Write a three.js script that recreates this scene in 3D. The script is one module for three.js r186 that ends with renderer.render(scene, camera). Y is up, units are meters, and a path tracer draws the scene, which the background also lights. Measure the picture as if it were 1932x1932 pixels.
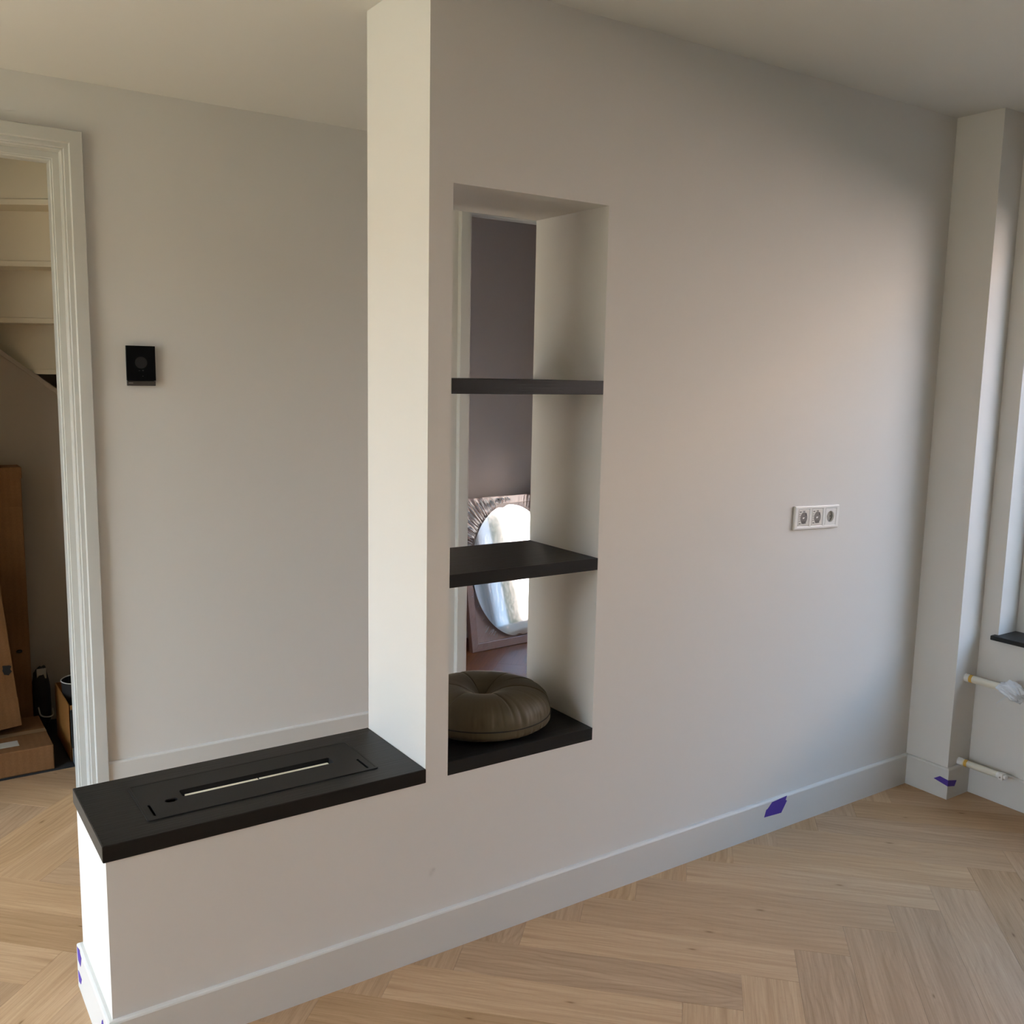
import * as THREE from 'three';
import { RoundedBoxGeometry } from 'three/addons/geometries/RoundedBoxGeometry.js';
import { mergeGeometries, mergeVertices } from 'three/addons/utils/BufferGeometryUtils.js';

// ---------------------------------------------------------------- camera, sky, sun, exposure
const scene = new THREE.Scene();
const camera = new THREE.PerspectiveCamera(2 * Math.atan(966 / 1810.9) * 180 / Math.PI, 1, 0.05, 200);
camera.position.set(-0.3843, 1.5926, 2.1511);
{
  const yaw = 0.5948, pit = 0.1424, rol = 0.0192;
  const f = new THREE.Vector3(Math.sin(yaw) * Math.cos(pit), -Math.sin(pit), -Math.cos(yaw) * Math.cos(pit));
  const r0 = new THREE.Vector3(Math.cos(yaw), 0, Math.sin(yaw));
  const u0 = new THREE.Vector3().crossVectors(r0, f);
  const r = r0.clone().multiplyScalar(Math.cos(rol)).addScaledVector(u0, Math.sin(rol));
  const u = u0.clone().multiplyScalar(Math.cos(rol)).addScaledVector(r0, -Math.sin(rol));
  camera.quaternion.setFromRotationMatrix(new THREE.Matrix4().makeBasis(r, u, f.clone().negate()));
}
camera.updateMatrixWorld(true);
camera.updateProjectionMatrix();

const renderer = new THREE.WebGLRenderer({ antialias: true });
renderer.shadowMap.enabled = true;
renderer.toneMapping = THREE.LinearToneMapping;
renderer.toneMappingExposure = 8.1;

const SUN = new THREE.Vector3(-0.5, 0.76, 0.42).normalize();
// clear late-morning sky: blue overhead, pale at the horizon, whiter towards the sun (camera white balance included)
{
  const W = 256, Hh = 128, d = new Float32Array(W * Hh * 4);
  for (let j = 0; j < Hh; j++) for (let i = 0; i < W; i++) {
    const el = ((j + 0.5) / Hh - 0.5) * Math.PI, az = ((i + 0.5) / W - 0.5) * 2 * Math.PI;
    const y = Math.max(0, Math.sin(el)), x = Math.cos(az) * Math.cos(el), z = Math.sin(az) * Math.cos(el);
    const ang = Math.acos(Math.max(-1, Math.min(1, x * SUN.x + Math.sin(el) * SUN.y + z * SUN.z))) * 180 / Math.PI;
    const t = Math.pow(1 - y, 2.5), glow = Math.exp(-Math.pow(ang / 33, 1.4));
    const zen = [0.125, 0.31, 0.66], hor = [0.78, 1.0, 1.18], sunc = [3.35, 3.9, 4.3];
    for (let c = 0; c < 3; c++) d[(j * W + i) * 4 + c] = zen[c] * (1 - t) + hor[c] * t + sunc[c] * glow;
    d[(j * W + i) * 4 + 3] = 1;
  }
  const t = new THREE.DataTexture(d, W, Hh, THREE.RGBAFormat, THREE.FloatType);
  t.mapping = THREE.EquirectangularReflectionMapping; t.magFilter = t.minFilter = THREE.LinearFilter; t.needsUpdate = true;
  scene.background = t;
}
const sun = new THREE.DirectionalLight(new THREE.Color(1, 1.0, 0.98), 4.5);
sun.name = 'sun';
sun.position.copy(SUN).multiplyScalar(40);
sun.castShadow = true;
Object.assign(sun.shadow.camera, { left: -20, right: 20, top: 20, bottom: -20, near: 1, far: 90 });
sun.shadow.mapSize.set(2048, 2048);
scene.add(sun);

// ---------------------------------------------------------------- helpers
let seed = 1234567;
const rnd = () => { seed = (seed * 1664525 + 1013904223) >>> 0; return seed / 4294967296; };
const rr = (a, b) => a + (b - a) * rnd();
const names = new Map();
function numbered(n) { const k = names.get(n) || 0; names.set(n, k + 1); return k ? `${n}_${String(k).padStart(3, '0')}` : n; }
function mesh(name, geo, mat, parent) {
  const m = new THREE.Mesh(Array.isArray(geo) ? mergeGeometries(geo.map(plain)) : geo, mat);
  m.castShadow = m.receiveShadow = true;
  m.name = parent ? name : numbered(name);
  (parent || scene).add(m);
  return m;
}
function plain(g) { g = g.index ? g.toNonIndexed() : g; for (const k of Object.keys(g.attributes)) if (!['position', 'normal', 'uv'].includes(k)) g.deleteAttribute(k); return g; }
function thing(name, label, category, pos = [0, 0, 0], turn = 0) {
  const o = new THREE.Group();
  o.name = numbered(name); o.position.set(...pos); o.rotation.y = turn; o.userData = { label, category };
  scene.add(o);
  return o;
}
function tag(o, label, category, group) { o.userData.label = label; o.userData.category = category; if (group) o.userData.group = group; return o; }
function struct(name, geo, mat, parent) { const m = mesh(name, geo, mat, parent); if (!parent) m.userData.kind = 'structure'; return m; }
function structGroup(name) { const o = new THREE.Group(); o.name = numbered(name); o.userData.kind = 'structure'; scene.add(o); return o; }
// a box given by its two corners; uv in metres
function metricUV(g) {
  g = g.index ? g.toNonIndexed() : g;
  const p = g.attributes.position, n = g.attributes.normal, uv = new Float32Array(p.count * 2);
  for (let i = 0; i < p.count; i++) {
    const ax = Math.abs(n.getX(i)), ay = Math.abs(n.getY(i)), az = Math.abs(n.getZ(i));
    if (ay >= ax && ay >= az) { uv[i * 2] = p.getX(i); uv[i * 2 + 1] = p.getZ(i); }
    else if (ax >= az) { uv[i * 2] = p.getZ(i); uv[i * 2 + 1] = p.getY(i); }
    else { uv[i * 2] = p.getX(i); uv[i * 2 + 1] = p.getY(i); }
  }
  g.setAttribute('uv', new THREE.BufferAttribute(uv, 2));
  return g;
}
function box(x0, x1, y0, y1, z0, z1, r = 0) {
  const w = x1 - x0, h = y1 - y0, d = z1 - z0;
  const g = r ? new RoundedBoxGeometry(w, h, d, 2, r) : new THREE.BoxGeometry(w, h, d);
  g.translate((x0 + x1) / 2, (y0 + y1) / 2, (z0 + z1) / 2);
  return metricUV(g);
}
function poly(points, holes = []) {
  const s = new THREE.Shape(points.map((p) => new THREE.Vector2(p[0], p[1])));
  for (const h of holes) s.holes.push(new THREE.Path(h.map((p) => new THREE.Vector2(p[0], p[1]))));
  return s;
}
// prism over a polygon in (x, y), from z0 to z1
function prismZ(points, holes, z0, z1, bevel = 0) {
  const g = new THREE.ExtrudeGeometry(poly(points, holes), bevel
    ? { depth: z1 - z0 - 2 * bevel, bevelEnabled: true, bevelSize: bevel, bevelOffset: -bevel, bevelThickness: bevel, bevelSegments: 2 }
    : { depth: z1 - z0, bevelEnabled: false });
  g.translate(0, 0, z0 + bevel);
  return g;
}
// prism over a polygon in (z, y), from x0 to x1
function prismX(points, holes, x0, x1) {
  const g = new THREE.ExtrudeGeometry(poly(points, holes), { depth: x1 - x0, bevelEnabled: false });
  g.rotateY(-Math.PI / 2); g.translate(x1, 0, 0);
  return g;
}
// prism over a polygon in (x, z), from y0 to y1
function prismY(points, y0, y1, holes = [], bevel = 0) {
  const g = new THREE.ExtrudeGeometry(poly(points.map(([x, z]) => [x, -z]), holes.map((h) => h.map(([x, z]) => [x, -z]))), bevel
    ? { depth: y1 - y0 - bevel, bevelEnabled: true, bevelSize: bevel, bevelOffset: -bevel, bevelThickness: bevel, bevelSegments: 1 }
    : { depth: y1 - y0, bevelEnabled: false });
  g.rotateX(-Math.PI / 2); g.translate(0, y0, 0);
  return g;
}
const rect = (x0, x1, y0, y1) => [[x0, y0], [x1, y0], [x1, y1], [x0, y1]];
function tube(points, r, seg = 24, rad = 12, closed = false) { return new THREE.TubeGeometry(new THREE.CatmullRomCurve3(points.map((p) => new THREE.Vector3(...p)), closed), seg, r, rad, closed); }

// ---------------------------------------------------------------- textures
function hash(x, y, s) { let h = (x * 374761393 + y * 668265263 + s * 974711) | 0; h = Math.imul(h ^ (h >>> 13), 1274126177); return ((h ^ (h >>> 16)) >>> 0) / 4294967296; }
function noise(x, y, s) {
  const ix = Math.floor(x), iy = Math.floor(y); let fx = x - ix, fy = y - iy; fx = fx * fx * (3 - 2 * fx); fy = fy * fy * (3 - 2 * fy);
  const a = hash(ix, iy, s), b = hash(ix + 1, iy, s), c = hash(ix, iy + 1, s), d = hash(ix + 1, iy + 1, s);
  return a + (b - a) * fx + (c - a) * fy + (a - b - c + d) * fx * fy;
}
function fbm(x, y, s, o = 4) { let v = 0, a = 0.5, t = 0; for (let i = 0; i < o; i++) { v += a * noise(x, y, s + i); t += a; x *= 2; y *= 2; a *= 0.5; } return v / t; }
function dataTexture(w, h, f, srgb) {
  const d = new Uint8Array(w * h * 4);
  for (let y = 0; y < h; y++) for (let x = 0; x < w; x++) { const c = f(x / w, y / h, x, y), i = (y * w + x) * 4; for (let k = 0; k < 3; k++) d[i + k] = Math.max(0, Math.min(255, Array.isArray(c) ? c[k] : c)); d[i + 3] = 255; }
  const t = new THREE.DataTexture(d, w, h);
  t.magFilter = THREE.LinearFilter; t.minFilter = THREE.LinearFilter; t.wrapS = t.wrapT = THREE.RepeatWrapping;
  if (srgb) t.colorSpace = THREE.SRGBColorSpace;
  t.needsUpdate = true;
  return t;
}
// one oak board per variant, 0.762 x 0.152 m on u, v in 0..1
function oak(k) {
  const tone = [0, 5, -5, 2, -3, 7, -8, 1][k], warm = [0, 3, -2, 4, -3, 1, 2, -1][k];
  const cx = hash(k, 3, 77), cv = 0.3 + 0.4 * hash(k, 4, 77), cath = hash(k, 5, 77) > 0.45;
  const knots = []; const nk = [1, 0, 2, 1, 0, 1, 2, 0][k];
  for (let i = 0; i < nk; i++) knots.push([hash(k, 10 + i, 5) * 0.8 + 0.1, hash(k, 20 + i, 5) * 0.7 + 0.15, 0.5 + hash(k, 30 + i, 5)]);
  return dataTexture(1024, 256, (u, v) => {
    const X = u * 0.762, Y = v * 0.152;
    let wob = (fbm(X * 6, Y * 9, 100 + k, 3) - 0.5) * 0.05;
    let dark = 0;
    for (const [ku, kv, ks] of knots) {
      const dx = (X - ku * 0.762), dy = (Y - kv * 0.152), d2 = (dx * dx) / (0.03 * 0.03 * ks) + (dy * dy) / (0.009 * 0.009 * ks);
      wob += 0.02 * Math.exp(-d2 * 0.35) * Math.sign(dy || 1);
      dark += 46 * Math.exp(-((dx * dx) / (0.011 * 0.011 * ks) + (dy * dy) / (0.0035 * 0.0035 * ks)));
    }
    let q = (Y + wob) * 120;
    if (cath) { const a = (X / 0.762 - cx) * 1.2; q = (Math.abs(Y - cv * 0.152) + wob * 0.8 + a * a * 0.06) * 150; }
    const ring = 0.5 + 0.5 * Math.sin(q * 2.1 + 3 * fbm(X * 5, Y * 60, 7 + k, 2));
    const streak = fbm(X * 9, Y * 420, 40 + k, 3) - 0.5, broad = fbm(X * 2.5, Y * 45, 60 + k, 3) - 0.5, pore = noise(X * 60, Y * 1500, 90 + k);
    const L = tone + (cath ? -9 : -5) * Math.pow(ring, 3) + 24 * streak + 20 * broad - (pore > 0.8 ? (pore - 0.8) * 60 : 0) - dark;
    return [181 + L + warm * 0.6, 148 + L * 1.0, 113 + L * 0.98 - warm];
  }, true);
}
const T_oak = Array.from({ length: 8 }, (_, k) => oak(k));
const T_black = dataTexture(512, 512, (u, v) => { const s = fbm(u * 8, v * 220, 3, 4), p = noise(u * 40, v * 512, 9); return 128 + (s - 0.5) * 190 - (p > 0.75 ? (p - 0.75) * 300 : 0); });
const T_card = dataTexture(512, 512, (u, v) => { const c = fbm(u * 9, v * 9, 21, 4) - 0.5, f = noise(u * 300, v * 300, 5) - 0.5, st = Math.sin(u * 512 * 0.5) * 2; const L = c * 22 + f * 8 + st; return [128 + L, 89 + L * 0.9, 53 + L * 0.8]; }, true);
const T_brick = dataTexture(512, 512, (u, v) => {
  const rows = 16, cols = 5, ry = v * rows, row = Math.floor(ry), cx = u * cols + (row % 2 ? 0.5 : 0), col = Math.floor(cx) % cols, fy = ry - row, fx = cx - Math.floor(cx);
  const mortar = fy < 0.14 || fx < 0.05; const h = hash(col, row, 5), n = fbm(u * 60, v * 60, 8, 2) - 0.5;
  return mortar ? [186, 176, 166] : [236 + h * 18 + n * 20, 205 + h * 16 + n * 18, 188 + h * 14 + n * 16];
}, true);
T_brick.repeat.set(0.95, 0.95);

// ---------------------------------------------------------------- materials
const std = (o) => new THREE.MeshStandardMaterial(o);
const phy = (o) => new THREE.MeshPhysicalMaterial(o);
const lin = (r, g, b) => new THREE.Color().setRGB(r, g, b);
const M = {
  wall: std({ color: lin(0.70, 0.675, 0.63), roughness: 0.85 }),
  ceiling: std({ color: lin(0.64, 0.625, 0.58), roughness: 0.95 }),
  trim: std({ color: lin(0.645, 0.63, 0.59), roughness: 0.42 }),
  doorTrim: std({ color: lin(0.56, 0.55, 0.505), roughness: 0.42 }),
  cream: std({ color: lin(0.74, 0.65, 0.48), roughness: 0.5 }),
  grey: std({ color: lin(0.18, 0.17, 0.165), roughness: 0.8 }),
  vestibule: std({ color: lin(0.62, 0.56, 0.53), roughness: 0.8 }),
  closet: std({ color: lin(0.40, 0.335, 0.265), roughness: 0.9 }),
  black: phy({ color: lin(0.0095, 0.0088, 0.0083), roughness: 0.42, specularIntensity: 0.6, bumpMap: T_black, bumpScale: 0.0006 }),
  steel: phy({ color: lin(0.013, 0.0125, 0.012), roughness: 0.5, specularIntensity: 0.55 }),
  pit: std({ color: lin(0.006, 0.006, 0.006), roughness: 0.7 }),
  ceramic: std({ color: lin(0.75, 0.68, 0.55), roughness: 0.9 }),
  plastic: std({ color: lin(0.8, 0.78, 0.74), roughness: 0.3 }),
  greyPlastic: std({ color: lin(0.36, 0.33, 0.28), roughness: 0.5 }),
  glassBlack: phy({ color: lin(0.004, 0.004, 0.0045), roughness: 0.3, specularIntensity: 0.15 }),
  tape: std({ color: lin(0.075, 0.035, 0.30), roughness: 0.75 }),
  pipe: std({ color: lin(0.72, 0.68, 0.56), roughness: 0.35 }),
  yellow: std({ color: lin(0.62, 0.36, 0.05), roughness: 0.6 }),
  film: phy({ color: lin(0.86, 0.9, 0.95), roughness: 0.3, transmission: 0.2, thickness: 0, clearcoat: 0.6, clearcoatRoughness: 0.2 }),
  card: std({ map: T_card, roughness: 0.9 }),
  cardOrange: std({ color: lin(0.30, 0.125, 0.025), roughness: 0.75 }),
  fabricBlack: std({ color: lin(0.018, 0.017, 0.017), roughness: 0.95 }),
  teal: std({ color: lin(0.06, 0.085, 0.1), roughness: 0.6 }),
  paper: std({ color: lin(0.55, 0.53, 0.48), roughness: 0.8 }),
  glass: phy({ color: lin(1, 1, 1), roughness: 0, transmission: 1, thickness: 0, ior: 1.5 }),
  brick: std({ map: T_brick, roughness: 0.95 }),
  pavement: std({ color: lin(0.13, 0.115, 0.10), roughness: 0.95 }),
  streetScreen: std({ color: lin(0.06, 0.075, 0.045), roughness: 1 }),  // dark green of the unseen street screen
  garden: std({ color: lin(0.10, 0.12, 0.07), roughness: 1 }),
  render: std({ color: lin(0.5, 0.47, 0.42), roughness: 0.95 }),
  velvet: phy({ color: lin(0.085, 0.066, 0.037), roughness: 0.55, sheen: 1, sheenColor: lin(1, 0.82, 0.54), sheenRoughness: 0.3, specularIntensity: 0.5 }),
  seam: std({ color: lin(0.012, 0.010, 0.007), roughness: 0.9 }),
  mirror: std({ color: lin(0.86, 0.88, 0.9), roughness: 0.06, metalness: 1 }),
  copperCard: phy({ color: lin(0.23, 0.125, 0.095), roughness: 0.55, clearcoat: 1, clearcoatRoughness: 0.12 }),
};
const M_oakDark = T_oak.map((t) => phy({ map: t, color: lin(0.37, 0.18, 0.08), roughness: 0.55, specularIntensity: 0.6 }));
const M_oak = T_oak.map((t) => phy({ map: t, roughness: 0.55, specularIntensity: 0.6 }));

// ---------------------------------------------------------------- dimensions
const H = 2.55, T = 0.35, XP = 0.807, XR = 3.146, XC = 3.003, ZC = 0.179, SK = 0.1214, ST = 0.0121, ZB = -1.5336, TB = 0.1;
const N0 = 0.8756, N1 = 1.3784, NB = 0.5065, NT = 2.0633;
const XL = -3.0, ZF = 4.0;

// ---------------------------------------------------------------- shell of the room
const floor = structGroup('floor');
mesh('subfloor', box(XL, XR, -0.25, -0.012, -2.75, ZF), M.render, floor);
{
  const W = 0.1524, L = 0.762, s2 = Math.SQRT1_2, gap = 0.0002;
  const O = [2.457 - L * s2, 0.6385 - L * s2];
  const toWorld = (u, v) => [O[0] + (u + v) * s2, O[1] + (u - v) * s2];
  const inView = (x, z) => {
    const p = new THREE.Vector3(x, 0, z).project(camera);
    if (p.z > 1 || Math.abs(p.x) > 1.02 || Math.abs(p.y) > 1.02) return false;
    if (z < -0.02 && x > 0 && x < 1.9) return z < ZB && x < 0.34;
    return z > -2.5;
  };
  const clip = (pts) => {
    const planes = [[1, 0, XL], [-1, 0, -XR], [0, 1, -2.75], [0, -1, -ZF]];
    for (const [a, b, c] of planes) {
      const out = [];
      for (let i = 0; i < pts.length; i++) {
        const p = pts[i], q = pts[(i + 1) % pts.length], dp = a * p[0] + b * p[1] - c, dq = a * q[0] + b * q[1] - c;
        if (dp >= 0) out.push(p);
        if ((dp < 0) !== (dq < 0)) { const t = dp / (dp - dq); out.push([p[0] + t * (q[0] - p[0]), p[1] + t * (q[1] - p[1])]); }
      }
      pts = out;
      if (pts.length < 3) return [];
    }
    return pts;
  };
  const far = Array.from({ length: 8 }, () => []);
  let k = 0;
  const board = (u0, v0, alongU) => {
    const lu = alongU ? L : W, lv = alongU ? W : L;
    const c = [[u0, v0], [u0 + lu, v0], [u0 + lu, v0 + lv], [u0, v0 + lv]];
    const outer = clip(c.map(([u, v]) => toWorld(u, v)));
    if (outer.length < 3) return;
    const g0 = [[u0 + gap, v0 + gap], [u0 + lu - gap, v0 + gap], [u0 + lu - gap, v0 + lv - gap], [u0 + gap, v0 + lv - gap]];
    let pts = clip(g0.map(([u, v]) => toWorld(u, v)));
    if (pts.length < 3) return;
    const area = pts.reduce((a, p, i) => { const q = pts[(i + 1) % pts.length]; return a + p[0] * q[1] - q[0] * p[1]; }, 0);
    if (area > 0) pts = pts.slice().reverse();   // so that the top faces up
    // top face, small bevel and sides
    const cx = pts.reduce((a, p) => a + p[0], 0) / pts.length, cz = pts.reduce((a, p) => a + p[1], 0) / pts.length;
    const pos = [], uv = [], flip = hash(Math.round(u0 * 1000), Math.round(v0 * 1000), 11) > 0.5;
    const put = (x, y, z) => {
      pos.push(x, y, z);
      const a = (x - O[0]) * s2 + (z - O[1]) * s2, b = (x - O[0]) * s2 - (z - O[1]) * s2;
      let U = alongU ? (a - u0) / L : (b - v0) / L, V = alongU ? (b - v0) / W : (a - u0) / W;
      if (flip) { U = 1 - U; V = 1 - V; }
      uv.push(Math.min(0.998, Math.max(0.002, U)), Math.min(0.99, Math.max(0.01, V)));
    };
    const n = pts.length, B = 0.0004;
    const inn = pts.map(([x, z]) => { const d = Math.hypot(x - cx, z - cz); return [x + (cx - x) / d * B * 1.4, z + (cz - z) / d * B * 1.4]; });
    for (let i = 1; i < n - 1; i++) { put(inn[0][0], 0, inn[0][1]); put(inn[i][0], 0, inn[i][1]); put(inn[i + 1][0], 0, inn[i + 1][1]); }
    for (let i = 0; i < n; i++) {
      const a = pts[i], b = pts[(i + 1) % n], ia = inn[i], ib = inn[(i + 1) % n];
      put(ia[0], 0, ia[1]); put(a[0], -B, a[1]); put(b[0], -B, b[1]); put(ia[0], 0, ia[1]); put(b[0], -B, b[1]); put(ib[0], 0, ib[1]);
      put(a[0], -B, a[1]); put(a[0], -0.0118, a[1]); put(b[0], -0.0118, b[1]); put(a[0], -B, a[1]); put(b[0], -0.0118, b[1]); put(b[0], -B, b[1]);
    }
    const g = new THREE.BufferGeometry();
    g.setAttribute('position', new THREE.Float32BufferAttribute(pos, 3));
    g.setAttribute('uv', new THREE.Float32BufferAttribute(uv, 2));
    g.computeVertexNormals();
    const variant = Math.floor(hash(Math.round(u0 * 1000), Math.round(v0 * 1000), 31) * 8) % 8;
    let seen = false;
    for (let i = 0; i <= 8 && !seen; i++) for (let j = 0; j <= 2 && !seen; j++) {
      const [x, z] = toWorld(u0 + lu * (alongU ? i / 8 : j / 2), v0 + lv * (alongU ? j / 2 : i / 8));
      seen = inView(x, z);
    }
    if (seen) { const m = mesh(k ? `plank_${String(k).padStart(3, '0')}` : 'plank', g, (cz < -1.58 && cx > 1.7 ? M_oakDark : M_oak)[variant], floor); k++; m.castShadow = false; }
    else far[variant].push(g);
  };
  for (let j = -8; j <= 9; j++) for (let i = -60; i <= 60; i++) {
    board(i * W + j * L, i * W - j * L, true);
    board(i * W + L + j * L, (i + 1) * W - L - j * L, false);
  }
  far.forEach((list, v) => { if (list.length) { const m = mesh('plank_field', mergeGeometries(list), M_oak[v], floor); m.userData.kind = 'stuff'; } });
}

struct('ceiling', box(XL - 0.3, XR + 0.3, H, H + 0.25, -2.9, ZF + 0.25), M.ceiling);
// partition with the niche and the low wall that carries the fireplace
struct('wall_partition', prismZ(rect(XP, XR + 0.005, 0, H), [rect(N0, N1, NB, NT).reverse()], -T, 0), M.wall);
struct('wall_low', box(0, XP, 0, 0.5033, -T, 0), M.wall);
{
  const cv = document.createElement('canvas'); cv.width = cv.height = 64; const c = cv.getContext('2d');
  c.fillStyle = '#000'; c.fillRect(0, 0, 64, 64);
  for (const [x, y, r, a] of [[32, 26, 20, 0.10], [26, 40, 14, 0.07], [40, 20, 10, 0.10]]) { const g = c.createRadialGradient(x, y, 1, x, y, r); g.addColorStop(0, `rgba(255,255,255,${a})`); g.addColorStop(1, 'rgba(255,255,255,0)'); c.fillStyle = g; c.fillRect(0, 0, 64, 64); }
  const g = new THREE.PlaneGeometry(0.045, 0.045); g.translate(0.829, 0.238, 0.0006);
  mesh('smudge', g, std({ color: lin(0.16, 0.15, 0.14), roughness: 0.9, transparent: true, alphaMap: new THREE.CanvasTexture(cv) }), scene.getObjectByName('wall_partition'));
}
struct('wall_column', box(XC, XR + 0.01, 0, H, -0.01, ZC), M.wall);
// hall wall with two door openings
const D1 = { x0: -0.63, x1: 0.20, y: 2.287 }, D2 = { x0: 1.897, x1: 3.01, y: 2.287 };
{
  const o = (d) => rect(d.x0 - 0.03, d.x1 + 0.03, -0.02, d.y + 0.03);
  const out = [[XL, 0], [D1.x0 - 0.03, 0], [D1.x0 - 0.03, D1.y + 0.03], [D1.x1 + 0.03, D1.y + 0.03], [D1.x1 + 0.03, 0], [D2.x0 - 0.03, 0], [D2.x0 - 0.03, D2.y + 0.03], [D2.x1 + 0.03, D2.y + 0.03], [D2.x1 + 0.03, 0], [XR + 0.01, 0], [XR + 0.01, H], [XL, H]];
  struct('wall_back', prismZ(out, [], ZB - TB, ZB), M.wall);
}
// street wall: window beside the column, two unseen openings placed for the mirror and hall
const W1 = { z0: 0.25, z1: 2.95, y0: 0.645, y1: 2.28 }, W3 = { z0: -2.35, z1: -1.58, y0: 0.10, y1: 1.30 }, W4 = { z0: -1.40, z1: -0.62, y0: 0.0, y1: 2.2 };
struct('wall_right', prismX([[-2.75, -0.25], [ZF, -0.25], [ZF, H], [-2.75, H]], [rect(W1.z0, W1.z1, W1.y0, W1.y1).reverse(), rect(W3.z0, W3.z1, W3.y0 + 0.002, W3.y1).reverse(), rect(W4.z0, W4.z1, W4.y0 + 0.002, W4.y1).reverse()], XR, XR + 0.3), M.wall);
// unseen left wall, opening placed to light the pillar and low wall
const W2 = { z0: -1.5, z1: 1.2, y0: 0.02, y1: 2.42 };
struct('wall_left', prismX([[-2.75, -0.25], [ZF, -0.25], [ZF, H], [-2.75, H]], [rect(W2.z0, W2.z1, W2.y0, W2.y1).reverse()], XL - 0.3, XL), M.wall);
struct('wall_front', box(XL - 0.3, XR + 0.3, -0.25, H, ZF, ZF + 0.25), M.grey);  // out of view, dark tone keeps bounce light off the partition
// closet under the stairs and vestibule
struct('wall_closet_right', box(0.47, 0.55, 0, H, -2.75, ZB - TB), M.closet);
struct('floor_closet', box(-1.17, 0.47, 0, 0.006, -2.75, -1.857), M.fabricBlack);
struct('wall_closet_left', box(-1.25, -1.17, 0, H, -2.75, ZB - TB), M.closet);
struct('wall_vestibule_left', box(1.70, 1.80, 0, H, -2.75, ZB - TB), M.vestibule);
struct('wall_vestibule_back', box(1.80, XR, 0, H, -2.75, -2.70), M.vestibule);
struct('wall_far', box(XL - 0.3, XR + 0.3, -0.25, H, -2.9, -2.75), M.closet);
// out of view: storey above, street and houses, sized and toned for the room light
struct('wall_upper_storey', box(XL - 0.3, XR + 0.3, H + 0.25, 5.0, -9, 10), M.brick);
struct('wall_neighbour', box(XL - 0.3, XR + 0.3, -0.3, H + 0.25, ZF + 0.25, 10), M.brick);
struct('wall_neighbour', box(XL - 0.3, XR + 0.3, -0.3, H + 0.25, -9, -2.9), M.brick);
struct('ground_street', box(XR + 0.3, 30, -0.3, -0.12, -30, 30), M.pavement);
struct('ground_garden', box(-30, XL - 0.3, -0.3, -0.05, -30, 30), M.garden);
struct('wall_unseen_opposite', box(14.5, 22, -0.12, 7.7, -30, 30), M.brick);  // out of view, height and pale tone chosen for warm light through the window
struct('wall_unseen_screen', box(5.2, 5.8, -0.12, 1.5, -8, -0.4), M.streetScreen);  // out of view, placed to block low street light from the partition
struct('wall_unseen_screen', box(5.2, 5.8, -0.12, 1.5, 0.9, 14), M.streetScreen);  // second unseen piece; the gap keeps the mirror reflection bright
struct('wall_unseen_garden_end', box(-22, -14, -0.05, 3.4, -30, 30), M.brick);  // out of view, height chosen for the daylight on pillar and hall wall

// ---------------------------------------------------------------- skirting boards
function skirtProfile(t) { return [[0, 0], [t, 0], [t, SK - 0.006], [t - 0.002, SK - 0.0025], [t - 0.0055, SK - 0.0004], [t - 0.0065, SK], [0, SK]]; }
// profile (distance from the wall, y) swept along a path of floor points; room side on the left of travel
function sweepSkirt(path, t = ST + 0.0015) {
  const prof = skirtProfile(t), pos = [];
  const dirs = path.slice(1).map((p, i) => { const dx = p[0] - path[i][0], dz = p[1] - path[i][1], l = Math.hypot(dx, dz); return [dx / l, dz / l]; });
  const nrm = dirs.map(([dx, dz]) => [dz, -dx]);
  const ring = path.map((p, i) => {
    const a = nrm[Math.max(0, i - 1)], b = nrm[Math.min(nrm.length - 1, i)];
    let m = [a[0] + b[0], a[1] + b[1]]; const d = m[0] * a[0] + m[1] * a[1]; m = [m[0] / d, m[1] / d];
    return prof.map(([o, y]) => [p[0] + m[0] * o, y, p[1] + m[1] * o]);
  });
  const n = prof.length;
  const quad = (a, b, c, d) => pos.push(...a, ...b, ...c, ...a, ...c, ...d);
  for (let i = 0; i < ring.length - 1; i++) for (let j = 0; j < n; j++) { const k = (j + 1) % n; quad(ring[i][j], ring[i][k], ring[i + 1][k], ring[i + 1][j]); }
  for (const [r, f] of [[ring[0], 1], [ring[ring.length - 1], -1]]) for (let j = 1; j < n - 1; j++) f > 0 ? pos.push(...r[0], ...r[j + 1], ...r[j]) : pos.push(...r[0], ...r[j], ...r[j + 1]);
  const g = new THREE.BufferGeometry();
  g.setAttribute('position', new THREE.Float32BufferAttribute(pos, 3));
  g.computeVertexNormals();
  return metricUV(g);
}
const E = 0.0008;
struct('baseboard_partition', sweepSkirt([[XC, 0], [0, 0], [0, -T], [XP, -T]].map(([x, z]) => [x, z])), M.trim);
struct('baseboard_column', sweepSkirt([[XR, ZC], [XC, ZC], [XC, 0.0135]]), M.trim);
struct('baseboard_right', sweepSkirt([[XR, ZF], [XR, ZC + 0.0135]]), M.trim);
struct('baseboard_back', sweepSkirt([[D2.x0 - 0.0956, ZB], [D1.x1 + 0.0962, ZB]]), M.trim);
struct('baseboard_front', sweepSkirt([[XL, ZF], [XR - 0.0135, ZF]]), M.trim);

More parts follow.
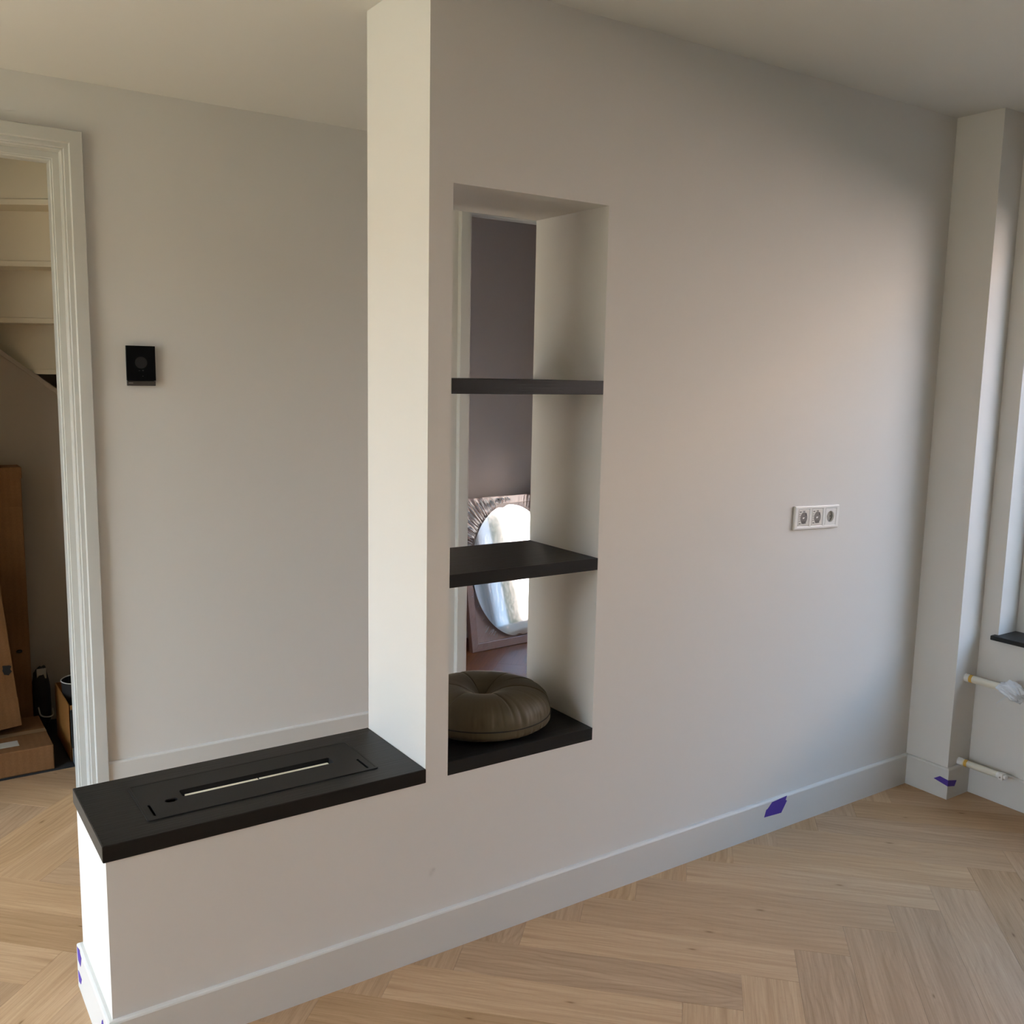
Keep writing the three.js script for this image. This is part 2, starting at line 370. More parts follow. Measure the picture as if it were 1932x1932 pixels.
// ---------------------------------------------------------------- door frames
function doorFrame(name, d, depth) {
  const g = structGroup(name);
  // profile: (outwards from the clear opening, z from the wall face); sweeps up one jamb, over the head and down the other
  const sweep = (prof) => {
    const pos = [], ring = [[1, 0], [1, 1], [-1, 1], [-1, 0]].map(([sx, top]) => prof.map(([a, z]) => [sx > 0 ? d.x1 + a : d.x0 - a, top ? d.y + a : 0.0, ZB + z]));
    const n = prof.length, q = (a, b, c, e) => pos.push(...a, ...b, ...c, ...a, ...c, ...e);
    for (let i = 0; i < 3; i++) for (let j = 0; j < n; j++) { const k = (j + 1) % n; q(ring[i][j], ring[i + 1][j], ring[i + 1][k], ring[i][k]); }
    for (const [r, f] of [[ring[0], 1], [ring[3], -1]]) for (let j = 1; j < n - 1; j++) f > 0 ? pos.push(...r[0], ...r[j], ...r[j + 1]) : pos.push(...r[0], ...r[j + 1], ...r[j]);
    const geo = new THREE.BufferGeometry();
    geo.setAttribute('position', new THREE.Float32BufferAttribute(pos, 3));
    geo.computeVertexNormals();
    return metricUV(geo);
  };
  mesh('casing', sweep([[0.0365, -0.001], [0.0365, 0.009], [0.038, 0.0105], [0.0520, 0.0105], [0.0530, 0.0235], [0.0545, 0.0255], [0.0935, 0.0255], [0.0956, 0.0235], [0.0956, -0.001]].reverse()), M.doorTrim, g);
  mesh('jamb', sweep([[0.0295, -0.108], [0.0295, -0.003], [0.0315, 0.0005], [0.0362, 0.0005], [0.0362, -0.108]].reverse()), M.doorTrim, g);
  mesh('door_stop', sweep([[0, -0.108], [0, -0.052], [0.003, -0.048], [0.0075, -0.048], [0.0090, -0.0455], [0.0293, -0.0455], [0.0293, -0.108]].reverse()), M.doorTrim, g);
  return g;
}
doorFrame('door_1', D1);
doorFrame('door_2', D2);

// ---------------------------------------------------------------- windows
function windowX(name, w, x, mullions, mat, open = false, fr = 0.055, s = 0.045) {
  const g = structGroup(name), d = 0.07;
  mesh('window_frame', prismX(rect(w.z0, w.z1, w.y0, w.y1), [rect(w.z0 + fr, w.z1 - fr, w.y0 + fr, w.y1 - fr).reverse()], x, x + d), mat, g);
  const cuts = [w.z0 + fr, ...mullions, w.z1 - fr];
  for (const z of mullions) mesh('mullion', box(x, x + d, w.y0 + fr, w.y1 - fr, z - 0.03, z + 0.03), mat, g);
  for (let i = 0; i < cuts.length - 1; i++) {
    if (open) break;                                   // opening left without sashes
    const a = cuts[i] + (i ? 0.03 : 0), b = cuts[i + 1] - (i < cuts.length - 2 ? 0.03 : 0);
    const sash = mesh('sash', prismX(rect(a, b, w.y0 + fr, w.y1 - fr), [rect(a + s, b - s, w.y0 + fr + s, w.y1 - fr - s).reverse()], x + 0.012, x + d - 0.008), mat, g);
    mesh('pane', box(x + 0.035, x + 0.039, w.y0 + fr + s - 0.005, w.y1 - fr - s + 0.005, a + s - 0.005, b - s + 0.005), M.glass, sash);
  }
  return g;
}
windowX('window_1', W1, XR + 0.125, [1.15, 2.05], M.trim);
windowX('unseen_window_2', W2, XL - 0.15, [-0.1], M.trim, true);  // out of view, daylight from the left enters here
windowX('unseen_window_3', W3, XR + 0.12, [], M.trim, false, 0.03, 0.03);  // out of view, placed for the bright reflection in the mirror
windowX('unseen_window_4', { ...W4, y0: 0.003 }, XR + 0.12, [], M.trim);  // out of view, lights the end of the hall
tag(mesh('window_sill', box(XR - 0.028, XR + 0.125, 0.628, 0.6455, W1.z0 - 0.016, W1.z1 + 0.016, 0.003), M.black), 'black window sill under the window at the right edge', 'window sill');

// ---------------------------------------------------------------- black ledge with burner, shelves in the niche
const YL = 0.5415, YLb = 0.5033;
{
  const t = thing('fireplace_ledge', 'long black wooden top on the low wall, cut out for the burner plate', 'ledge', [0, YLb, 0]);
  const hole = [[0.118, -0.2785], [0.692, -0.2785], [0.692, -0.0735], [0.118, -0.0735]];
  mesh('top', prismY([[-0.006, -T - 0.005], [XP, -T - 0.005], [XP, 0.0025], [-0.006, 0.0025]], 0, YL - YLb, [hole], 0.0015), M.black, t);
  mesh('edge_band', box(-0.0068, -0.0056, 0.001, YL - YLb - 0.001, -T - 0.004, 0.0015), std({ color: lin(0.045, 0.04, 0.032), roughness: 0.6 }), t);
}
{
  const t = thing('fireplace_burner', 'flat black metal burner plate with a pale strip in its slot, let into the ledge', 'burner', [0.405, YL, -0.176]);
  const hx = 0.2955, hz = 0.1055;
  const rr2 = (x0, x1, z0, z1, r) => { const o = []; for (const [cx, cz, a0] of [[x1 - r, z1 - r, 0], [x0 + r, z1 - r, 90], [x0 + r, z0 + r, 180], [x1 - r, z0 + r, 270]]) for (let i = 0; i <= 4; i++) { const a = (a0 + i * 22.5) * Math.PI / 180; o.push([cx + Math.cos(a) * r, cz + Math.sin(a) * r]); } return o; };
  const slot = rr2(-0.192, 0.210, -0.025, 0.0155, 0.006), s1 = rr2(-0.279, -0.272, 0.022, 0.089, 0.003), s2 = rr2(0.268, 0.275, 0.026, 0.094, 0.003), ov = rr2(-0.237, -0.206, 0.0115, 0.0315, 0.0095);
  const outer = rr2(-hx, hx, -hz, hz, 0.006);
  mesh('plate', prismY(outer, -0.0015, 0.0018, [slot, s1, s2, ov].map((h) => h.slice().reverse()), 0), M.steel, t);
  mesh('rim', prismY(rr2(-hx - 0.002, hx + 0.002, -hz - 0.002, hz + 0.002, 0.007), -0.001, 0.0027, [rr2(-hx + 0.004, hx - 0.004, -hz + 0.004, hz - 0.004, 0.004).reverse()], 0.0008), M.steel, t);
  const well = mesh('burner_well', [box(-0.200, 0.218, -0.030, -0.0275, -0.032, 0.022), box(-0.200, 0.218, -0.0275, -0.0016, -0.032, -0.0265), box(-0.200, 0.218, -0.0275, -0.0016, 0.0165, 0.022), box(-0.200, -0.1935, -0.0275, -0.0016, -0.0265, 0.0165), box(0.2115, 0.218, -0.0275, -0.0016, -0.0265, 0.0165)], M.pit, t);
  mesh('wick_strip', [box(-0.184, 0.0015, -0.0275, -0.0004, 0.0005, 0.0128), box(0.0055, 0.196, -0.0275, -0.0004, 0.0005, 0.0128)], M.ceramic, well);
  mesh('tray_floor', box(-0.285, 0.282, -0.034, -0.0305, -0.1, 0.098), M.pit, t);
}
for (const [y0, y1, label] of [[1.54, 1.5792, 'black wood shelf at the top of the niche, seen edge-on'], [1.0286, 1.0641, 'middle black wood shelf of the niche with its grained top visible'], [NB, 0.5443, 'lowest black wood shelf of the niche under the round cushion']]) {
  const s = mesh('niche_shelf', box(N0 + 0.0003, N1 - 0.0003, y0, y1, -T, 0.0012, 0.0012), M.black);
  tag(s, label, 'shelf');
}

// ---------------------------------------------------------------- round cushion
{
  const R = 0.207, Hc = 0.118, cx = 1.118, cz = -0.212, NP = 6, ph0 = 0.62;
  const t = thing('round_cushion', 'round olive-brown velvet cushion with a sunken centre on the lowest shelf', 'cushion', [cx, 0.5458, cz]);
  const bulge = (ph) => { const q = ((ph - ph0) / (2 * Math.PI) * NP) % 1, d = Math.min((q + 1) % 1, 1 - (q + 1) % 1); return d; };   // 0 at a seam
  const half = (top) => {
    const NU = 384, NV = 60, pos = [], uv = [], idx = [];
    for (let i = 0; i <= NU; i++) {
      const ph = i / NU * 2 * Math.PI, d = bulge(ph), seamIn = 1 - 0.06 * Math.exp(-(d * d) / 0.0003) - 0.012 * Math.exp(-(d * d) / 0.01);
      for (let j = 0; j <= NV; j++) {
        const s = j / NV;                                   // 0 at the equator seam, 1 at the centre button
        const a = s * Math.PI;
        // cross-section: from the rim seam up over the roll and down into the middle
        const rc = R * 0.55, ra = R * 0.45;
        let r = s < 0.82 ? rc + ra * Math.cos(a * 0.98) * (1 - 0.1 * Math.sin(a)) : 0;
        const prof = Math.pow(Math.sin(Math.min(a * 1.0, Math.PI)), 0.72);
        r = rc + ra * Math.cos(a);
        r = r - (s > 0.72 ? (s - 0.72) / 0.28 * (rc - ra) * 0.97 : 0);
        let hgt = top ? Hc * 0.63 * prof : Hc * 0.37 * Math.pow(Math.sin(Math.min(a, Math.PI)), 0.5);
        if (!top && s > 0.5) hgt = Hc * 0.37 * (1 - 0.12 * (s - 0.5) * 2);
        // puckers along the rim seam
        const puck = Math.exp(-s * 5.0), w = noise(ph * 26, 1.5, top ? 3 : 9) - 0.5, w2 = noise(ph * 60, 4.5, top ? 5 : 12) - 0.5;
        const k = seamIn + puck * (w * 0.04 + w2 * 0.02) * Math.min(1, s * 9);
        const lump = 1 + 0.02 * (noise(ph * 3 + 5, s * 4, 17) - 0.5);
        const sharp = noise(ph * 2.2 + 1, 7.3, 41), crease = Math.exp(-s * 9) * Math.min(1, s * 22) * (0.35 + 0.9 * sharp) * ((noise(ph * 13, 0.5 + s * 3, top ? 3 : 9) - 0.5) * 0.012 - Math.pow(noise(ph * 24, 1.5 + s * 2, top ? 5 : 12), 4) * 0.013);
        r *= (0.985 + 0.015 * k) * lump; hgt *= k * lump; r += crease * Math.max(0.2, Math.cos(a)); hgt += crease * Math.sin(Math.min(a, 3));
        const y = Hc * 0.37 + (top ? hgt : -hgt);
        pos.push(Math.cos(ph) * r, y, Math.sin(ph) * r);
        uv.push(i / NU * 8, s);
        if (i < NU && j < NV) { const p = i * (NV + 1) + j; top ? idx.push(p, p + 1, p + NV + 1, p + 1, p + NV + 2, p + NV + 1) : idx.push(p, p + NV + 1, p + 1, p + 1, p + NV + 1, p + NV + 2); }
      }
    }
    const g = new THREE.BufferGeometry();
    g.setAttribute('position', new THREE.Float32BufferAttribute(pos, 3));
    g.setAttribute('uv', new THREE.Float32BufferAttribute(uv, 2));
    g.setIndex(idx); g.computeVertexNormals();
    return g;
  };
  mesh('cover_top', half(true), M.velvet, t);
  mesh('cover_bottom', half(false), M.velvet, t);
  const ring = []; for (let i = 0; i < 64; i++) { const a = i / 64 * 2 * Math.PI; ring.push([Math.cos(a) * R * 1.004, Hc * 0.37, Math.sin(a) * R * 1.004]); }
  mesh('piping', tube(ring, 0.0019, 192, 6, true), M.seam, t);
}

// ---------------------------------------------------------------- thermostat and sockets
{
  const x0 = 0.4120, x1 = 0.5130, y0 = 1.5260, y1 = 1.6690;
  const t = thing('wall_thermostat', 'black glass wall thermostat beside the white door frame', 'thermostat', [(x0 + x1) / 2, (y0 + y1) / 2, ZB]);
  const w = x1 - x0, h = y1 - y0;
  mesh('back_plate', box(-w / 2 + 0.004, w / 2 - 0.004, -h / 2 + 0.004, h / 2 - 0.004, 0, 0.012, 0.002), M.pit, t);
  mesh('touch_panel', box(-w / 2, w / 2, -h / 2 + 0.0185, h / 2, 0.011, 0.021, 0.0015), M.glassBlack, t);
  const dial = new THREE.CylinderGeometry(0.0212, 0.0212, 0.0006, 48); dial.rotateX(Math.PI / 2); dial.translate(0.0, 0.0115, 0.0211);
  mesh('dial', dial, std({ color: lin(0.006, 0.006, 0.006), roughness: 0.5 }), t);
  const band = mesh('lower_band', box(-w / 2 + 0.001, w / 2 - 0.001, -h / 2, -h / 2 + 0.0175, 0.009, 0.0195, 0.0015), std({ color: lin(0.045, 0.038, 0.032), roughness: 0.45 }), t);
  mesh('logo_mark', box(-w / 2 + 0.006, -w / 2 + 0.021, -h / 2 + 0.0085, -h / 2 + 0.0112, 0.0194, 0.0198), std({ color: lin(0.28, 0.25, 0.22), roughness: 0.6 }), band);
  mesh('icon', [box(-0.0095, -0.004, -0.0185, -0.0165, 0.0209, 0.0213), box(0.003, 0.0085, -0.0185, -0.0145, 0.0209, 0.0213), box(0.003, 0.0065, -0.0385, -0.0355, 0.0209, 0.0213)], std({ color: lin(0.03, 0.03, 0.03), roughness: 0.6 }), t);
}
{
  const w = 0.234, h = 0.0815, cx = 2.345, cy = 1.1215;
  const t = thing('wall_socket', 'white triple wall socket low on the partition, two covers still stickered', 'socket', [cx, cy, 0]);
  t.rotation.z = -0.03;
  const fr = prismZ(rect(-w / 2, w / 2, -h / 2, h / 2), [-1, 0, 1].map((i) => rect(i * 0.0715 - 0.0285, i * 0.0715 + 0.0285, -0.0285, 0.0285).reverse()), 0, 0.011, 0.0035);
  mesh('frame', fr, M.plastic, t);
  const cv = document.createElement('canvas'); cv.width = cv.height = 256;
  const c = cv.getContext('2d');
  c.fillStyle = '#d9d4ca'; c.fillRect(0, 0, 256, 256);
  c.fillStyle = '#77706a'; c.beginPath(); c.ellipse(132, 130, 84, 96, 0, 0, 7); c.fill();
  c.fillStyle = '#3b3634'; c.fillRect(172, 50, 22, 44); c.fillRect(22, 24, 44, 12); c.fillRect(104, 16, 52, 12); c.fillRect(20, 214, 46, 12);
  for (let i = 0; i < 4; i++) { c.fillStyle = i % 2 ? '#6f6862' : '#8b847c'; c.fillRect(14, 62 + i * 36, 34, 8); c.fillRect(14, 76 + i * 36, 22, 5); }
  c.fillStyle = '#4a4440'; for (let i = 0; i < 4; i++) c.fillRect(86 + i * 28, 180, 16, 46);
  c.fillStyle = '#f2efe8'; c.beginPath(); c.arc(122, 132, 15, 0, 7); c.arc(146, 126, 8, 0, 7); c.fill();
  const tex = new THREE.CanvasTexture(cv); tex.colorSpace = THREE.SRGBColorSpace;
  const sticker = std({ map: tex, roughness: 0.5 });
  for (const i of [-1, 0]) {
    const ins = mesh('insert', box(i * 0.0715 - 0.0282, i * 0.0715 + 0.0282, -0.0282, 0.0282, 0.001, 0.0098, 0.0012), M.plastic, t);
    const pl = new THREE.BoxGeometry(0.0545, 0.0545, 0.0004); pl.translate(i * 0.0715, 0, 0.0101);
    mesh('sticker', pl, sticker, ins);
  }
  const pts = []; for (let i = 0; i < 40; i++) { const a = i / 40 * 2 * Math.PI; pts.push([0.0715 + 0.0195 * Math.cos(a), 0.0195 * Math.sin(a)]); }
  const ins = mesh('insert', prismZ(rect(0.0715 - 0.0282, 0.0715 + 0.0282, -0.0282, 0.0282), [pts.slice().reverse()], 0.001, 0.0104, 0.0008), M.plastic, t);
  const cup = new THREE.CylinderGeometry(0.0205, 0.0205, 0.0015, 40); cup.rotateX(Math.PI / 2); cup.translate(0.0715, 0, 0.0006);
  mesh('socket_cup', cup, M.greyPlastic, ins);
  mesh('pin_hole', [-1, 1].map((s) => { const q = new THREE.CylinderGeometry(0.0024, 0.0024, 0.001, 16); q.rotateX(Math.PI / 2); q.translate(0.0715 + s * 0.0095, 0, 0.0012); return q; }), M.pit, ins);
}

// ---------------------------------------------------------------- painter's tape left on the skirting
function decalZ(points, z) { return prismZ(points, [], z, z + 0.0006); }
tag(mesh('painters_tape', decalZ([[2.2731, 0.1195], [2.2671, 0.105], [2.2745, 0.100], [2.2473, 0.0608], [2.1581, 0.0655], [2.1671, 0.0915], [2.1745, 0.094], [2.1954, 0.1135]].reverse(), 0.0138), M.tape), 'torn purple tape on the partition skirting below the socket', 'tape');
{
  const t = thing('painters_tape', 'purple tape folded round the corner of the column skirting', 'tape', [0, 0, 0]);
  const x = XC - 0.0136, z = ZC + 0.0136;
  mesh('left_strip', prismX([[0.1336, 0.0661], [0.158, 0.0837], [z + 0.0006, 0.079], [z + 0.0006, 0.0545]].reverse(), [], x - 0.0006, x), M.tape, t);
  mesh('right_strip', decalZ([[x, 0.079], [3.0478, 0.0666], [3.0362, 0.0452], [x, 0.0545]].reverse(), z), M.tape, t);
}
for (const [pts, label] of [
  [[[-0.3535, 0.1145], [-0.328, 0.119], [-0.298, 0.113], [-0.3149, 0.080], [-0.3469, 0.0812]], 'upper scrap of purple tape at the back end of the low wall skirting'],
  [[[-0.3547, 0.0487], [-0.3398, 0.0505], [-0.3072, 0.0492], [-0.3215, 0.0278], [-0.3491, 0.0208]], 'lower scrap of purple tape at the back end of the low wall skirting'],
  [[[-0.0523, 0.0917], [-0.041, 0.1014], [-0.0355, 0.0935], [-0.0583, 0.0794]], 'tiny purple tape scrap near the front corner of the low wall skirting'],
]) tag(mesh('painters_tape', prismX(pts.slice(), [], -0.0144, -0.0137), M.tape), label, 'tape');

// ---------------------------------------------------------------- radiator pipes coming out of the column
{
  const px = 3.072, py = 0.4725;
  const t = thing('heating_pipe', 'upper white heating pipe from the column, end wrapped in torn plastic', 'pipe', [px, py, ZC]);
  const cyl = (r0, r1, z0, z1) => { const g = new THREE.CylinderGeometry(r1, r0, z1 - z0, 24); g.rotateX(Math.PI / 2); g.translate(0, 0, (z0 + z1) / 2); return g; };
  mesh('pipe', cyl(0.0145, 0.0145, -0.004, 0.150), M.pipe, t);
  mesh('collar', cyl(0.0155, 0.0152, -0.001, 0.016), M.plastic, t);
  mesh('yellow_ring', cyl(0.0151, 0.0151, 0.018, 0.030), M.yellow, t);
  // crumpled wrap
  const g = new THREE.SphereGeometry(1, 64, 40), p = g.attributes.position;
  for (let i = 0; i < p.count; i++) {
    const x = p.getX(i), y = p.getY(i), z = p.getZ(i);
    const n = fbm(x * 3.3 + 7, y * 3.3 + z * 2.1 + 3, 5, 4), n2 = Math.abs(noise(x * 9 + 20, y * 9 + z * 7 + 30, 8) - 0.5);
    const k = 0.62 + 0.62 * n + 0.35 * n2;
    p.setXYZ(i, x * 0.030 * k, y * (0.022 + 0.014 * (z + 0.6)) * k - (z > 0 ? 0.012 * z : 0) + 0.002, 0.176 + z * 0.050 * k);
  }
  g.computeVertexNormals();
  mesh('plastic_wrap', g, M.film, t);
  mesh('plastic_strip', tube([[0, -0.006, 0.15], [0.002, -0.03, 0.158], [-0.004, -0.052, 0.14], [0.0, -0.066, 0.128]], 0.0012, 20, 5), M.film, t);
}
{
  const px = 3.0745, py = 0.1355;
  const t = thing('heating_pipe', 'lower white heating pipe from the column with a small valve at its end', 'pipe', [px, py, ZC]);
  const cyl = (r0, r1, z0, z1) => { const g = new THREE.CylinderGeometry(r1, r0, z1 - z0, 24); g.rotateX(Math.PI / 2); g.translate(0, 0, (z0 + z1) / 2); return g; };
  mesh('pipe', cyl(0.0135, 0.0125, -0.004, 0.155), M.pipe, t);
  mesh('collar', cyl(0.0145, 0.0142, -0.001, 0.020), M.plastic, t);
  mesh('yellow_ring', cyl(0.0141, 0.0141, 0.026, 0.038), M.yellow, t);
  mesh('valve', [cyl(0.0125, 0.0125, 0.150, 0.166), box(-0.0125, 0.0125, -0.0125, 0.0125, 0.164, 0.181, 0.002), cyl(0.0085, 0.0085, 0.180, 0.190)], M.plastic, t);
  mesh('screw', (() => { const s = new THREE.CylinderGeometry(0.003, 0.003, 0.004, 12); s.rotateZ(Math.PI / 2); s.translate(-0.0135, -0.002, 0.172); return s; })(), M.greyPlastic, t);
}

// ---------------------------------------------------------------- staircase above the closet
let stairs;
{
  const t = stairs = thing('staircase', 'cream painted staircase seen from below through the doorway', 'staircase', [0.19, 0, -1.95]);
  const ang = -0.62;                     // risers run from far left to near right
  const sub = (g) => { g.rotateY(ang); return g; };
  const ys = [H - 0.002, 2.198, 1.987, 1.775, 1.567], step = 0.144;
  for (let i = 0; i < 4; i++) {
    const z = -i * step - (i ? 0.0 : 0);
    const x1 = 0.203 - i * 0.103, x0 = i === 3 ? -0.5 : -0.62;
    mesh('riser', sub(box(x0, x1, ys[i + 1] + (i ? 0 : 0), ys[i] - 0.004, z - 0.018, z)), M.cream, t);
    mesh('tread', sub(box(x0, x1, ys[i + 1] - 0.012, ys[i + 1] + 0.010, z - step - 0.002, z + 0.006, 0.002)), M.cream, t);
  }
}
{
  // board that closes the flight below, with a diagonal string along its top edge
  const t = stairs, sh = (g) => g.translate(-0.19, 0, -0.49);
  const line = (x) => 1.643 - (x - 0.1113) * 0.775;
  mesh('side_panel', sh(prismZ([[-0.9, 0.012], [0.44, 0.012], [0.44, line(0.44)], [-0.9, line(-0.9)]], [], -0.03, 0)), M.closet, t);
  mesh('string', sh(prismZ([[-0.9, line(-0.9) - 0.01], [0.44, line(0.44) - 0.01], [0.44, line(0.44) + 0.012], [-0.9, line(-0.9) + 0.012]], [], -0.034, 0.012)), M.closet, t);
}

// ---------------------------------------------------------------- things stored in the closet
function carton(name, label, w, h, d, pos, rot, mat = M.card) {
  const t = thing(name, label, 'box', pos);
  t.rotation.set(...rot);
  mesh('body', box(-w / 2, w / 2, 0, h, -d / 2, d / 2, 0.004), mat, t);
  return t;
}
const flat = carton('cardboard_box', 'low flat brown cardboard box on the closet floor', 0.50, 0.100, 0.385, [-0.09, 0.0065, -2.054], [0, 0, 0]);
mesh('tape_seam', box(-0.249, 0.249, 0.1, 0.1006, -0.02, 0.02), std({ color: lin(0.34, 0.21, 0.11), roughness: 0.4 }), flat);
mesh('shipping_label', box(-0.06, 0.135, 0.1, 0.1008, 0.075, 0.135), M.paper, flat);
const lean = carton('cardboard_box', 'brown cardboard box with a torn hole, leaning on the flat box', 0.50, 0.66, 0.13, [-0.178, 0.128, -2.10], [0, 0, 0.085]);
{
  const h = []; for (let i = 0; i < 14; i++) { const a = i / 14 * 2 * Math.PI, r = 0.019 + 0.012 * (noise(i * 1.7, 2, 4) - 0.3); h.push([0.226 + Math.cos(a) * r * 0.8, 0.24 + Math.sin(a) * r]); }
  mesh('torn_hole', prismZ(h, [], 0.0645, 0.0658), M.pit, lean);
  mesh('bottom_flap', box(-0.249, 0.249, 0.0, 0.12, 0.0648, 0.0662), M.card, lean);
}
const tall = carton('cardboard_box', 'tall upright brown cardboard box at the back of the closet', 0.48, 1.162, 0.11, [-0.094, 0.0065, -2.345], [0, 0, 0]);
mesh('lid', box(-0.243, 0.243, 1.118, 1.166, -0.057, 0.058, 0.003), M.card, tall);
mesh('hand_hole', (() => { const g = new THREE.SphereGeometry(1, 20, 12); g.scale(0.012, 0.008, 0.003); g.translate(0.198, 0.38, 0.055); return g; })(), M.pit, tall);
{
  const t = thing('orange_box', 'open orange-brown carton on the closet floor by the right jamb', 'box', [0.3125, 0.0065, -2.07]);
  const w = 0.17, d = 0.34, h = 0.235, th = 0.004;
  mesh('body', [box(-w / 2, w / 2, 0, th, -d / 2, d / 2), box(-w / 2, -w / 2 + th, 0, h, -d / 2, d / 2), box(w / 2 - th, w / 2, 0, h, -d / 2, d / 2), box(-w / 2, w / 2, 0, h, -d / 2, -d / 2 + th), box(-w / 2, w / 2, 0, h, d / 2 - th, d / 2)], M.cardOrange, t);
  mesh('flap', (() => { const g = box(-0.0015, 0.0015, -0.07, 0, -d / 2 + 0.01, d / 2 - 0.01); g.rotateZ(0.35); g.translate(w / 2 - 0.006, h - 0.002, 0); return g; })(), M.cardOrange, t);
}
{
  const t = thing('storage_bucket', 'black bucket with a pale rim standing in the orange carton', 'bucket', [0.304, 0.0115, -2.10]);
  const pr = [[0.001, 0], [0.054, 0], [0.058, 0.01], [0.072, 0.275], [0.0705, 0.275], [0.056, 0.015], [0.001, 0.012]].map((p) => new THREE.Vector2(...p));
  mesh('body', new THREE.LatheGeometry(pr, 40), M.fabricBlack, t);
  const rim = new THREE.TorusGeometry(0.0715, 0.0022, 8, 48); rim.rotateX(Math.PI / 2); rim.translate(0, 0.275, 0);
  mesh('rim', rim, M.paper, t);
}
{
  const t = thing('shoulder_bag', 'slumped black bag between the tall box and the orange carton', 'bag', [0.186, 0.0065, -2.34]);
  const g = new THREE.SphereGeometry(1, 40, 28), p = g.attributes.position;
  for (let i = 0; i < p.count; i++) {
    const x = p.getX(i), y = p.getY(i), z = p.getZ(i), n = 0.86 + 0.3 * fbm(x * 2.5 + 4, y * 2.5 + z * 2 + 8, 31, 3);
    const sx = Math.sign(x) * Math.pow(Math.abs(x), 0.7), sy = Math.sign(y) * Math.pow(Math.abs(y), 0.75);
    p.setXYZ(i, sx * 0.036 * n, Math.max(0, (sy * n + 1) * 0.140), z * 0.05 * n);
  }
  g.computeVertexNormals();
  mesh('body', g, M.fabricBlack, t);
  mesh('strap', tube([[-0.02, 0.12, 0.046], [-0.012, 0.085, 0.058], [0.012, 0.075, 0.06], [0.034, 0.075, 0.05], [0.038, 0.1, 0.03]], 0.003, 30, 6), M.greyPlastic, t);
  mesh('side_patch', box(-0.018, 0.02, 0.24, 0.285, 0.026, 0.034, 0.002), M.greyPlastic, t);
}
{
  const t = thing('storage_crate', 'dark teal crate on the closet floor half hidden by the door jamb', 'crate', [0.2795, 0.0065, -1.83]);
  mesh('body', box(-0.048, 0.06, 0, 0.06, -0.062, 0.06, 0.004), M.teal, t);
  mesh('lid', box(-0.05, 0.062, 0.0605, 0.22, -0.064, -0.055, 0.003), M.fabricBlack, t);
}

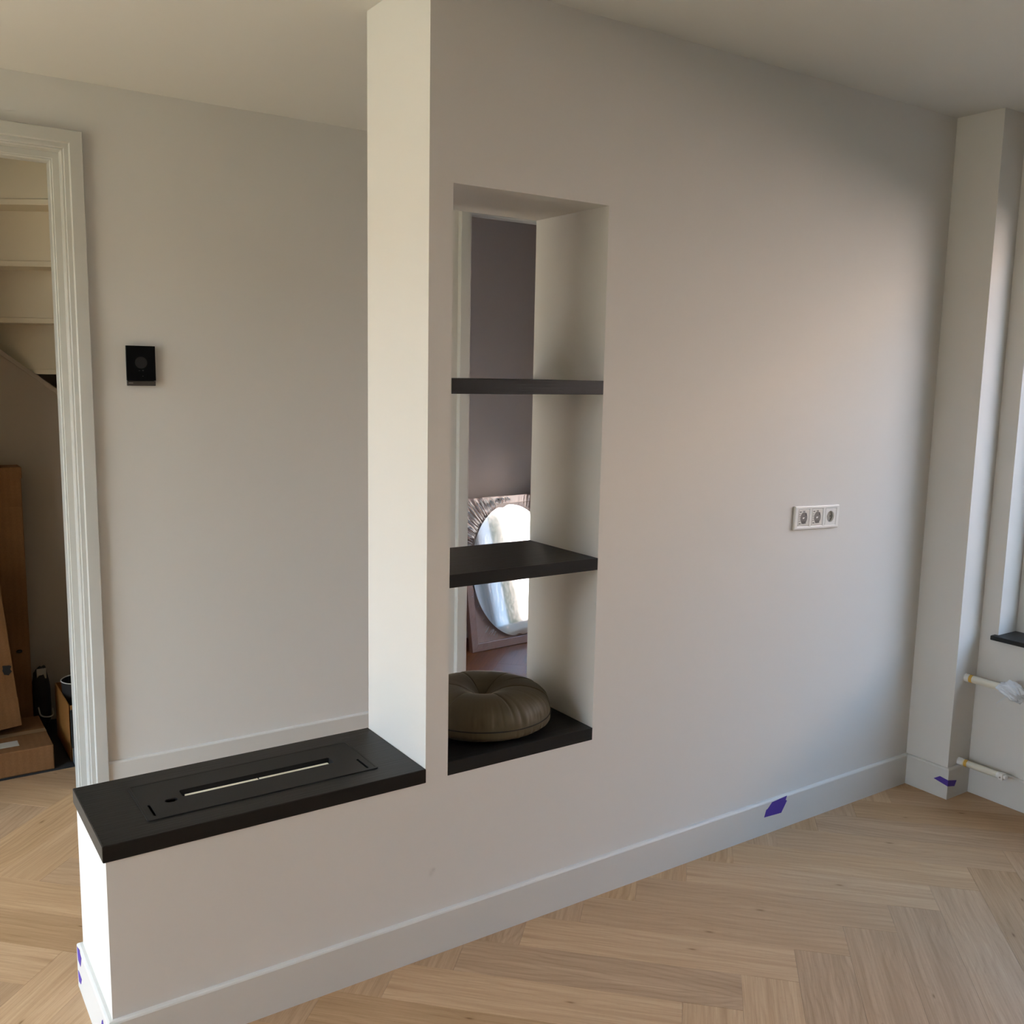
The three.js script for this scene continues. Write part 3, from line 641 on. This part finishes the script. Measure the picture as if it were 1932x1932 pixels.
// ---------------------------------------------------------------- wrapped mirror in the vestibule
{
  const w = 0.69, h = 0.887, th = 0.035, lean2 = -0.185;
  const t = thing('wrapped_mirror', 'round mirror on a copper-brown tray, shrink-wrapped and leaning on the dark wall', 'mirror', [2.439 + w / 2, 0.0025, -2.4205]);
  t.rotation.set(lean2, 0.07, 0, 'YXZ');
  mesh('tray', prismZ(rect(-w / 2, w / 2, 0, h), [rect(-w / 2 + 0.045, w / 2 - 0.045, 0.045, h - 0.045).reverse()], -th, 0, 0.002), M.copperCard, t);
  mesh('backing', box(-w / 2 + 0.044, w / 2 - 0.044, 0.044, h - 0.044, -th + 0.001, -0.024), std({ color: lin(0.34, 0.235, 0.20), roughness: 0.6 }), t);
  const o = [], cy = 0.442, cx = 0.01;
  for (let i = 0; i < 180; i++) {
    const a = i / 180 * 2 * Math.PI; let k = 1;
    for (const n of [98, -92]) { let d = Math.abs(((a * 180 / Math.PI - n) % 360 + 540) % 360 - 180); k -= 0.03 * Math.exp(-(d * d) / 20); }
    o.push([cx + Math.cos(a) * 0.308 * k, cy + Math.sin(a) * 0.392 * k]);
  }
  mesh('mirror_disc', prismZ(o, [], -0.010, 0.004, 0.001), M.mirror, t);
  // shrink film: pulled into folds that fan out from the upper left corner
  const NX = 150, NY = 190, pos = [], idx = [];
  for (let j = 0; j <= NY; j++) for (let i = 0; i <= NX; i++) {
    const x = -w / 2 + w * i / NX, y = h * j / NY, dx = x - 0.01, dy = y - cy, rr0 = Math.hypot(dx / 0.308, dy / 0.392), a = Math.atan2(dy, dx);
    const edge = Math.min(x + w / 2, w / 2 - x, y, h - y), amp = Math.max(0, rr0 - 0.98) * 0.010 * (dy > -0.05 ? 1 : 0.35) * Math.min(1, edge / 0.02);
    const z = 0.0055 + amp * (noise(a * 46, rr0 * 2, 3) - 0.5) * 2 + (rr0 < 1 ? 0.0012 * Math.pow(fbm(x * 25 + 9, y * 25 + a * 6, 6, 3), 2) : 0) + 0.0006 * (noise(x * 90, y * 90, 8) - 0.5);
    pos.push(x, y, z);
    if (i < NX && j < NY) { const p = j * (NX + 1) + i; idx.push(p, p + 1, p + NX + 2, p, p + NX + 2, p + NX + 1); }
  }
  const g = new THREE.BufferGeometry();
  g.setAttribute('position', new THREE.Float32BufferAttribute(pos, 3)); g.setIndex(idx); g.computeVertexNormals();
  // gathered folds of the film; white colour stands in for reflected glints
  const folds = [];
  for (let k = 0; k < 240; k++) {
    const a = (k < 215 ? 88 + 92 * hash(k, 1, 9) : 180 + 60 * hash(k, 1, 9)) * Math.PI / 180, ca = Math.cos(a), sa = Math.sin(a);
    const r0 = 1.03 + 0.06 * hash(k, 2, 9), P0 = [0.01 + ca * 0.308 * r0, cy + sa * 0.392 * r0];
    const tx = (-w / 2 + 0.006 - P0[0]) / (ca - 1e-6), ty = ((sa > 0 ? h - 0.006 : 0.006) - P0[1]) / (sa + 1e-6), L = Math.min(Math.abs(tx), Math.abs(ty)) * (k < 215 ? 0.55 + 0.45 * hash(k, 3, 9) : 0.12 + 0.25 * hash(k, 3, 9));
    const P1 = [P0[0] + ca * L, P0[1] + sa * L], wd = 0.0005 + 0.0011 * hash(k, 4, 9), hh = 0.002 + 0.003 * hash(k, 5, 9);
    const nx = -sa * wd, ny = ca * wd;
    const v = [[P0[0] - nx, P0[1] - ny, 0.005], [P0[0] + nx, P0[1] + ny, 0.005], [P1[0] + nx, P1[1] + ny, 0.002], [P1[0] - nx, P1[1] - ny, 0.002], [(P0[0] + P1[0]) / 2, (P0[1] + P1[1]) / 2, 0.005 + hh]];
    const q = new THREE.BufferGeometry();
    q.setAttribute('position', new THREE.Float32BufferAttribute([0, 1, 4, 1, 2, 4, 2, 3, 4, 3, 0, 4, 0, 3, 1, 1, 3, 2].flatMap((n) => v[n]), 3));
    q.computeVertexNormals();
    folds.push(metricUV(q));
  }
  mesh('film_fold_glint', mergeGeometries(folds), phy({ color: lin(0.8, 0.82, 0.85), roughness: 0.18, transmission: 0.25, thickness: 0, specularIntensity: 1, clearcoat: 1, clearcoatRoughness: 0.08 }), t).userData.kind = 'stuff';
  mesh('shrink_film', g, phy({ color: lin(1, 1, 1), roughness: 0.04, transmission: 1, thickness: 0, ior: 1.5 }), t);
}

renderer.render(scene, camera);
